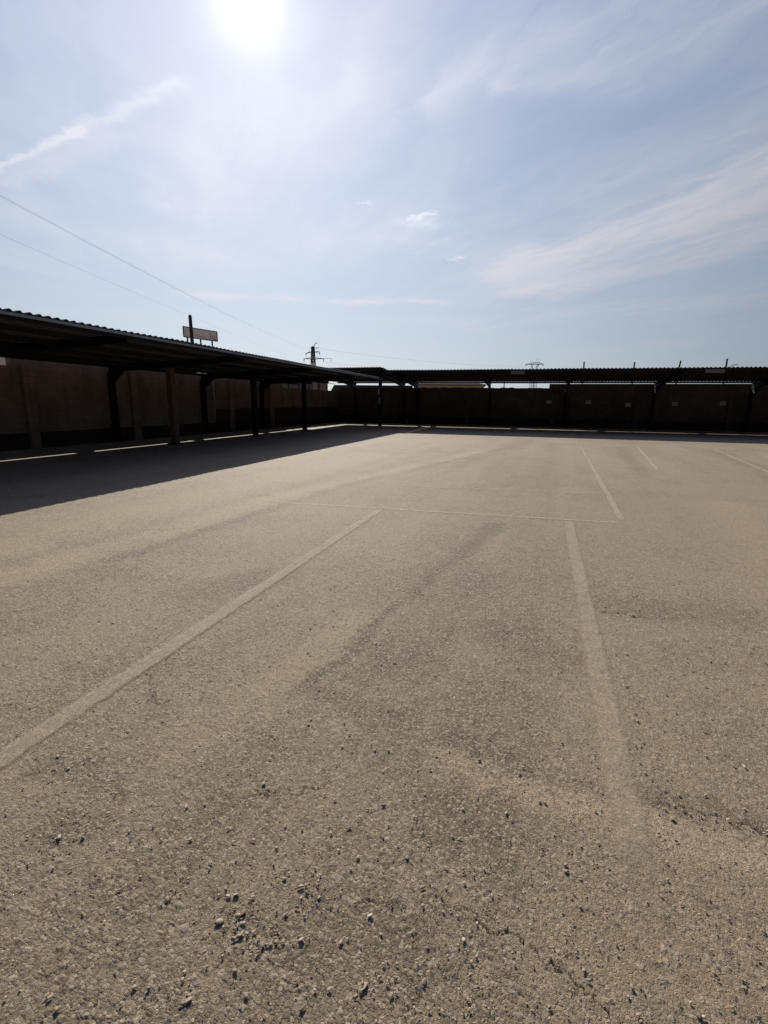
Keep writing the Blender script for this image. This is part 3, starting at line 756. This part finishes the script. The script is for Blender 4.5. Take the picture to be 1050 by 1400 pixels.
PA = Vector((-64.5, 135.4, 0))
pa = empty('pylon', PA, 'dark lattice pylon with two cross arms above the left canopy', 'pylon')
lattice_tower(pa, 17.0, 1.0, 0.27, leg=0.22, brace=0.1)
ax = Vector((0.902, 0.431, 0))     # across the line of sight
def arm(z, l, r, droop=0.0, h=0.5):
    b = MB(); L_ = -ax * l + Vector((0, 0, z - droop)); R_ = ax * r + Vector((0, 0, z + 0.15))
    C1 = Vector((0, 0, z)); C2 = Vector((0, 0, z + h))
    b.bar(L_, C1, 0.2); b.bar(C1, R_, 0.2); b.bar(L_, C2, 0.1); b.bar(C2, R_, 0.1)
    o = b.build('cross_arm', 'lattice', None); o.parent = pa
    return L_, R_
a1 = arm(15.45, 2.0, 1.9, 0.3); a2 = arm(13.6, 2.6, 3.0, 0.0)
b = MB(); b.tube([(0, 0, 17.0), tuple(ax * 0.5 + Vector((0, 0, 17.5))), tuple(ax * 0.8 + Vector((0, 0, 18.0))), tuple(ax * 1.4 + Vector((0, 0, 18.1)))], 0.1, 6)
o = b.build('top_bracket', 'lattice', None); o.parent = pa
b = MB(); b.bar(-ax * 0.9 + Vector((0, 0, 16.6)), ax * 1.9 + Vector((0, 0, 16.7)), 0.14); o = b.build('cross_arm', 'lattice', None); o.parent = pa
b = MB(); b.tube([tuple(ax * 3.0 + Vector((0, 0, 13.75))), tuple(ax * 4.4 + Vector((0, 0, 13.9))), tuple(ax * 5.4 + Vector((0, 0, 13.8))), tuple(ax * 5.0 + Vector((0, 0, 12.9)))], 0.05, 5)
o = b.build('jumper', 'lattice', None); o.parent = pa
for e in (a1[0], a1[1], a2[0], a2[1]):
    b = MB(); b.tube([tuple(e), tuple(e - Vector((0, 0, 0.9)))], [0.10, 0.08], 6); o = b.build('insulator', 'insul', None); o.parent = pa

PBz = Vector((-4.2, 220, -0.9))
pb = empty('pylon', PBz, 'distant flat-topped pylon peeking over the far canopy', 'pylon'); pb.scale = (0.85, 0.85, 1.0)
for sx in (-1.35, 0.95):
    b = MB()
    for dx in (-0.35, 0.35):
        for dy in (-0.35, 0.35): b.bar((sx + dx * 1.6, dy * 1.6, 0), (sx + dx, dy, 18.4), 0.16)
    for i in range(14):
        z0 = i * 1.3; w = 0.35 * (1.6 - 0.6 * z0 / 18.4)
        b.bar((sx - w, -w, z0), (sx + w, -w, z0 + 1.3), 0.09); b.bar((sx + w, w, z0), (sx - w, w, z0 + 1.3), 0.09)
    o = b.build('leg', 'lattice', None); o.parent = pb
b = MB()
b.bar((-4.4, 0, 18.5), (3.9, 0, 18.5), 0.28, 0.3); b.bar((-3.0, 0, 18.66), (-0.9, 0, 19.2), 0.14); b.bar((-0.9, 0, 19.2), (1.8, 0, 19.2), 0.16); b.bar((1.8, 0, 19.2), (3.0, 0, 18.66), 0.14)
for q in (-2, -1, 0, 1, 2): b.bar((q, 0, 18.66), (q + 0.5, 0, 19.15), 0.09)
o = b.build('cross_arm', 'lattice', None); o.parent = pb
for q in (-4.3, 1.7, 3.7):
    b = MB(); b.tube([(q, 0, 18.4), (q, 0, 17.75)], 0.17, 6); o = b.build('insulator', 'insul', None); o.parent = pb
for q in (-2.3, 0.6, 1.5):
    b = MB(); b.bar((q, 0, 19.1), (q, 0, 20.6), 0.07); o = b.build('spike', 'lattice', None); o.parent = pb

def wire(A, B, sag, rad, label, group='power lines'):
    A = Vector(A); B = Vector(B); pts = []
    for i in range(61):
        t = i / 60; p = A.lerp(B, t); p.z -= 4 * sag * t * (1 - t); pts.append(p)
    b = MB(); b.tube(pts, rad, 5)
    o = b.build('power_line', 'wire', None, True, origin=tuple(A)); tag(o, label, 'power line', group)
NB = Vector((-18.2, -28.6, 0))
wire(PA + Vector((1.5, 0.6, 15.6)), NB + Vector((0.0, 0, 15.7)), 2.2, 0.007, 'upper of two nearly touching wires slanting down from the top left')
wire(PA + Vector((1.7, 0.8, 15.0)), NB + Vector((0.15, 0, 15.55)), 2.05, 0.007, 'lower of two nearly touching wires slanting down from the top left')
wire(PA + Vector((-2.3, -1.1, 13.0)), NB + Vector((-1.2, 0, 13.2)), 1.0, 0.006, 'single wire slanting down below the close pair at left')
wire(PA + Vector((1.8, 0.8, 16.5)), PBz + Vector((-4.3, 0, 17.7)), 1.2, 0.018, 'upper faint wire between the two pylons')
wire(PA + Vector((2.7, 1.2, 12.9)), PBz + Vector((-4.3, 0, 17.5)), 2.2, 0.014, 'lower faint wire between the two pylons')

def building(name, label, loc, rotz, w, d, h, rise, wall, roof, wins, overhang=0.3, hip=0.0, cat='building'):
    """block under a pitched roof: long axis x (width w), ridge along x, ends hipped back by `hip`"""
    t = empty(name, loc, label, cat); t.rotation_euler.z = rotz
    b = MB()
    if hip: b.box(-w/2, w/2, -d/2, d/2, 0, h)
    else: b.prism([(-d/2, 0), (d/2, 0), (d/2, h), (0, h + rise), (-d/2, h)], 'x', -w/2, w/2)
    o = b.build('wall_body', wall, None); o.parent = t
    b = MB(); s = rise / (d/2); e = d/2 + overhang; x1 = w/2 + overhang; xr = x1 - hip; zr = h + rise
    z0 = h - s * overhang
    for dzz in (0.01, 0.15):
        b.v += [(-x1, -e, z0 + dzz), (x1, -e, z0 + dzz), (x1, e, z0 + dzz), (-x1, e, z0 + dzz), (-xr, 0, zr + dzz), (xr, 0, zr + dzz)]
    top = [(0, 1, 5, 4), (1, 2, 5), (2, 3, 4, 5), (3, 0, 4)]
    b.f += [tuple(i + 6 for i in q) for q in top] + [tuple(reversed(q)) for q in top] + [(0, 6, 7, 1), (1, 7, 8, 2), (2, 8, 9, 3), (3, 9, 6, 0)]
    o = b.build('roof', roof, None); o.parent = t
    for (wx, wz, ww, wh) in wins:
        b = MB(); y = -d/2
        b.box(wx - ww/2, wx + ww/2, y - 0.03, y - 0.002, wz, wz + wh); o = b.build('window', 'frame', None); o.parent = t
        b = MB(); b.box(wx - ww/2 + .06, wx + ww/2 - .06, y - 0.036, y - 0.0305, wz + .06, wz + wh - .06); p = b.build('pane', 'glass', None); p.parent = o
    return t
building('brick_building', 'pinkish brick building glimpsed through the gap over the corner wall', (-25.6, 55.6, 0), R(25), 1.7, 3.0, 4.6, 0.6, 'pinkbrick', 'greyroof', [(-0.1, 2.6, 0.18, 1.6)])
building('white_building', 'low white building glimpsed left of the brick one through the gap', (-31.2, 58.0, 0), R(25), 6.6, 4.0, 2.6, 1.2, 'white', 'greyroof', [])
building('white_building', 'long white building glimpsed over the low wall at the left edge', (-50.0, 31.5, 0), R(60), 9.0, 5.0, 5.6, 1.2, 'white', 'pinkbrick', [])
building('warehouse', 'low pale yellow warehouse with grey roof glimpsed over the far wall', (-13.6, 77.5, 0), R(8), 9.6, 7.0, 4.12, 0.42, 'yellow', 'greyroof',
         [(-4.0, 3.1, 0.9, .7), (-2.2, 3.1, 0.5, .7), (-1.0, 3.1, 0.9, .7), (1.0, 3.1, 1.6, .7), (3.0, 3.1, 1.5, .7)], hip=2.0)
building('shed', 'dark low shed glimpsed over the wall behind the corner post', (-25.2, 74.0, 0), R(14), 12.5, 3.0, 2.8, 1.15, 'pinkbrick', 'greyroof', [], hip=0.5)

# ------------------------------------------------------------------ camera
f_px, y0, rho, yaw, hcam = 670.0, 550.0, 0.011, R(17.4), 1.55
p = math.atan((700 - y0) / f_px)
fwd = Vector((0, math.cos(p), -math.sin(p))); up = Vector((0, math.sin(p), math.cos(p))); rt = Vector((1, 0, 0))
r2 = rt * math.cos(rho) + up * math.sin(rho); u2 = up * math.cos(rho) - rt * math.sin(rho)
Rz = Matrix.Rotation(yaw, 3, 'Z')
m3 = Matrix((Rz @ r2, Rz @ u2, Rz @ -fwd)).transposed()
cam = bpy.data.cameras.new('camera'); co = bpy.data.objects.new('camera', cam); COL.objects.link(co)
co.matrix_world = Matrix.Translation((0, 0, hcam)) @ m3.to_4x4()
cam.sensor_fit = 'VERTICAL'; cam.sensor_height = 36.0; cam.lens = 36.0 * f_px / 1400.0
cam.clip_start = 0.05; cam.clip_end = 9000
sc.camera = co

# ------------------------------------------------------------------ sun and sky
sl = bpy.data.lights.new('sun', 'SUN'); sl.energy = 4.5; sl.angle = R(0.53); sl.color = (1.0, 0.93, 0.83)
so = bpy.data.objects.new('sun', sl); COL.objects.link(so); so.location = (0, 0, 30)
so.rotation_euler = (-SUN).to_track_quat('-Z', 'Y').to_euler()

w = bpy.data.worlds.new('World'); sc.world = w; w.use_nodes = True; w.node_tree.nodes.clear()
nt = NT(w.node_tree)
out = nt.n('ShaderNodeOutputWorld'); bg = nt.n('ShaderNodeBackground')
sky = nt.n('ShaderNodeTexSky', sky_type='NISHITA'); sky.sun_disc = False
sky.sun_elevation = EL; sky.sun_rotation = AZ; sky.air_density = 1.0; sky.dust_density = 1.2; sky.ozone_density = 1.6; sky.altitude = 100
D = nt.v('NORMALIZE', nt.n('ShaderNodeTexCoord').outputs['Generated'])
dx, dy, dz = nt.sep(D)
zc = nt.m('MAXIMUM', dz, 0.035)
P = nt.comb(nt.m('DIVIDE', dx, zc), nt.m('DIVIDE', dy, zc), 0.0)
cosg = nt.v('DOT_PRODUCT', D, tuple(SUN))
angd = nt.m('ARCCOSINE', nt.m('MINIMUM', cosg, 0.999999))
wb = nt.v('MULTIPLY', nt.v('SUBTRACT', nt.noisec(P, 1.1, 5, '2D'), (0.5, 0.5, 0.5)), (0.7, 0.7, 0))
Pw = nt.v('ADD', P, wb)
wbs = nt.v('MULTIPLY', nt.v('SUBTRACT', nt.noisec(P, 5.0, 4, '2D'), (0.5, 0.5, 0.5)), (0.22, 0.22, 0))
Ps = nt.v('ADD', P, wbs)
wbt = nt.v('MULTIPLY', nt.v('SUBTRACT', nt.noisec(P, 9.0, 4, '2D'), (0.5, 0.5, 0.5)), (0.075, 0.075, 0))
Pt = nt.v('ADD', P, wbt)
# streaky cirrus fibres, drawn out along one wind direction
def streak(vec, along, sx, sy, scale, detail=6, off=0.0):
    c, s_ = math.cos(along), math.sin(along)
    u = nt.v('DOT_PRODUCT', vec, (c, s_, 0)); v_ = nt.v('DOT_PRODUCT', vec, (-s_, c, 0))
    return nt.noise(nt.comb(nt.m('ADD', nt.m('MULTIPLY', u, sx), off), nt.m('MULTIPLY', v_, sy), off), scale, detail, 0.62, 0.25, '2D')
wind = math.atan2(-1.65, 1.07)
fib = streak(Pw, wind, 0.35, 1.5, 1.5)
fib2 = streak(Ps, wind + 0.15, 0.5, 3.2, 2.3, 7, 3.7)
fibm = nt.m('ADD', nt.m('MULTIPLY', fib, 0.6), nt.m('MULTIPLY', fib2, 0.4))
def band(A, B, w0, k, vec=Pw, taper=None):
    d, t = nt.seg(vec, A, B)
    ww = w0 if taper is None else nt.m('ADD', w0, nt.m('MULTIPLY', t, taper - w0))
    return nt.m('MULTIPLY', nt.m('POWER', 2.718, nt.m('MULTIPLY', nt.m('POWER', nt.m('DIVIDE', d, ww), 2.0), -1.0)), k)
veil = nt.noise(Pw, 0.55, 4, 0.55, 0.2, '2D')
cl = nt.m('ADD', nt.m('MULTIPLY', nt.ramp(veil, 0.42, 0.70), 0.24), nt.m('MULTIPLY', nt.ramp(fibm, 0.36, 0.72), 0.17))
fa = nt.ramp(fibm, 0.25, 0.66, 0.35, 1.0)
bands = None
for A, B, w0, k, tp in (((-0.35, 4.3), (0.95, 2.55), 0.22, 0.85, 0.5), ((-0.1, 5.0), (1.5, 3.2), 0.34, 0.8, 0.65),
                        ((-0.45, 2.02), (0.15, 1.55), 0.10, 0.42, 0.17), ((-0.12, 1.95), (0.55, 1.70), 0.08, 0.36, 0.13),
                        ((-1.95, 2.3), (-0.65, 1.75), 0.24, 0.5, 0.26), ((-3.4, 4.3), (-1.2, 5.2), 0.13, 0.8, 0.2),
                        ((-2.6, 3.2), (-0.9, 3.2), 0.6, 0.35, 0.6), ((-1.0, 7.0), (1.8, 5.6), 0.5, 0.4, 0.6)):
    x_ = nt.m('MULTIPLY', band(A, B, w0, k, Pw, tp), fa)
    bands = x_ if bands is None else nt.m('ADD', bands, x_)
cl = nt.m('ADD', cl, bands)
ct = nt.m('MULTIPLY', nt.m('ADD', band((-2.7, 1.90), (-1.75, 1.685), 0.020, 0.65, Pt), nt.m('ADD', band((-1.8, 1.70), (-1.2, 1.56), 0.032, 0.55, Pt), band((-2.5, 1.95), (-1.7, 1.76), 0.08, 0.3, Pt))), nt.ramp(fib2, 0.25, 0.6, 0.75, 1.0))
cl = nt.m('ADD', cl, ct)
wbp = nt.v('MULTIPLY', nt.v('SUBTRACT', nt.noisec(P, 15.0, 4, '2D'), (0.5, 0.5, 0.5)), (0.10, 0.14, 0))
Pp = nt.v('ADD', P, wbp)
puff = None
for A, B, w0, k in (((-0.79, 2.93), (-0.66, 2.88), 0.030, 1.0), ((-0.78, 2.97), (-0.70, 3.05), 0.09, 0.5), ((-0.70, 3.77), (-0.64, 3.73), 0.034, 1.0), ((-0.975, 2.635), (-0.945, 2.65), 0.018, 0.6), ((-0.32, 5.85), (-0.24, 5.85), 0.03, 0.6)):
    x_ = band(A, B, w0, k, Pp); puff = x_ if puff is None else nt.m('MAXIMUM', puff, x_)
hz = nt.ramp(dz, 0.0, 0.30, 1.0, 0.0)                     # thin haze low over the land
haze = nt.m('MULTIPLY', hz, 0.55)
cl = nt.m('MINIMUM', nt.m('ADD', cl, 0.0), 1.0)
# thin veil and clouds scatter forward: bright towards the sun, dull and blue away from it
ST = 0.08
fw = nt.m('ADD', nt.m('MULTIPLY', cosg, 0.5), 0.5)
fwdsc = nt.m('ADD', 0.045, nt.m('MULTIPLY', nt.m('POWER', fw, 3.6), 1.11))
def lin(r, g_, b): return (r / ST, g_ / ST, b / ST, 1)
ccol = nt.v('SCALE', lin(0.735, 0.755, 0.835)[:3], scale=fwdsc)
up_ = nt.ramp(dz, 0.02, 0.62, 0.0, 1.0, False)
bk = nt.ramp(fw, 0.87, 0.50)
vcol = nt.v('SCALE', nt.mix(nt.m('POWER', up_, 0.8), nt.mix(bk, lin(0.64, 0.755, 0.87), lin(0.13, 0.30, 0.85)), nt.mix(bk, lin(0.280, 0.358, 0.575), lin(0.10, 0.21, 0.66))), scale=fwdsc)
c = nt.mix(0.80, sky.outputs[0], vcol)
pf = nt.m('MULTIPLY', puff, nt.ramp(fib2, 0.3, 0.6, 0.5, 1.0), clamp=True)
c = nt.mix(cl, c, ccol)
c = nt.mix(nt.m('MULTIPLY', pf, 0.75), c, nt.v('SCALE', lin(0.92, 0.95, 1.0)[:3], scale=fwdsc))
# aureole of the veiled sun
def g(w_, k): return nt.m('MULTIPLY', nt.m('POWER', 2.718, nt.m('MULTIPLY', nt.m('POWER', nt.m('DIVIDE', angd, w_), 2.0), -1.0)), k / ST)
ex = nt.m('MULTIPLY', nt.m('POWER', 2.718, nt.m('MULTIPLY', angd, -1 / 0.030)), 1.1 / ST)
au = nt.m('ADD', ex, g(0.30, 0.065))
c = nt.v('ADD', c, nt.v('SCALE', (1.0, 0.985, 0.97), scale=au))
nt.put(bg.inputs['Color'], c); bg.inputs['Strength'].default_value = ST
nt.t.links.new(bg.outputs[0], out.inputs[0])

sc.view_settings.view_transform = 'Standard'; sc.view_settings.look = 'None'
sc.view_settings.exposure = 0.0; sc.view_settings.gamma = 1.0
sc.cycles.max_bounces = 8; sc.cycles.use_denoising = True
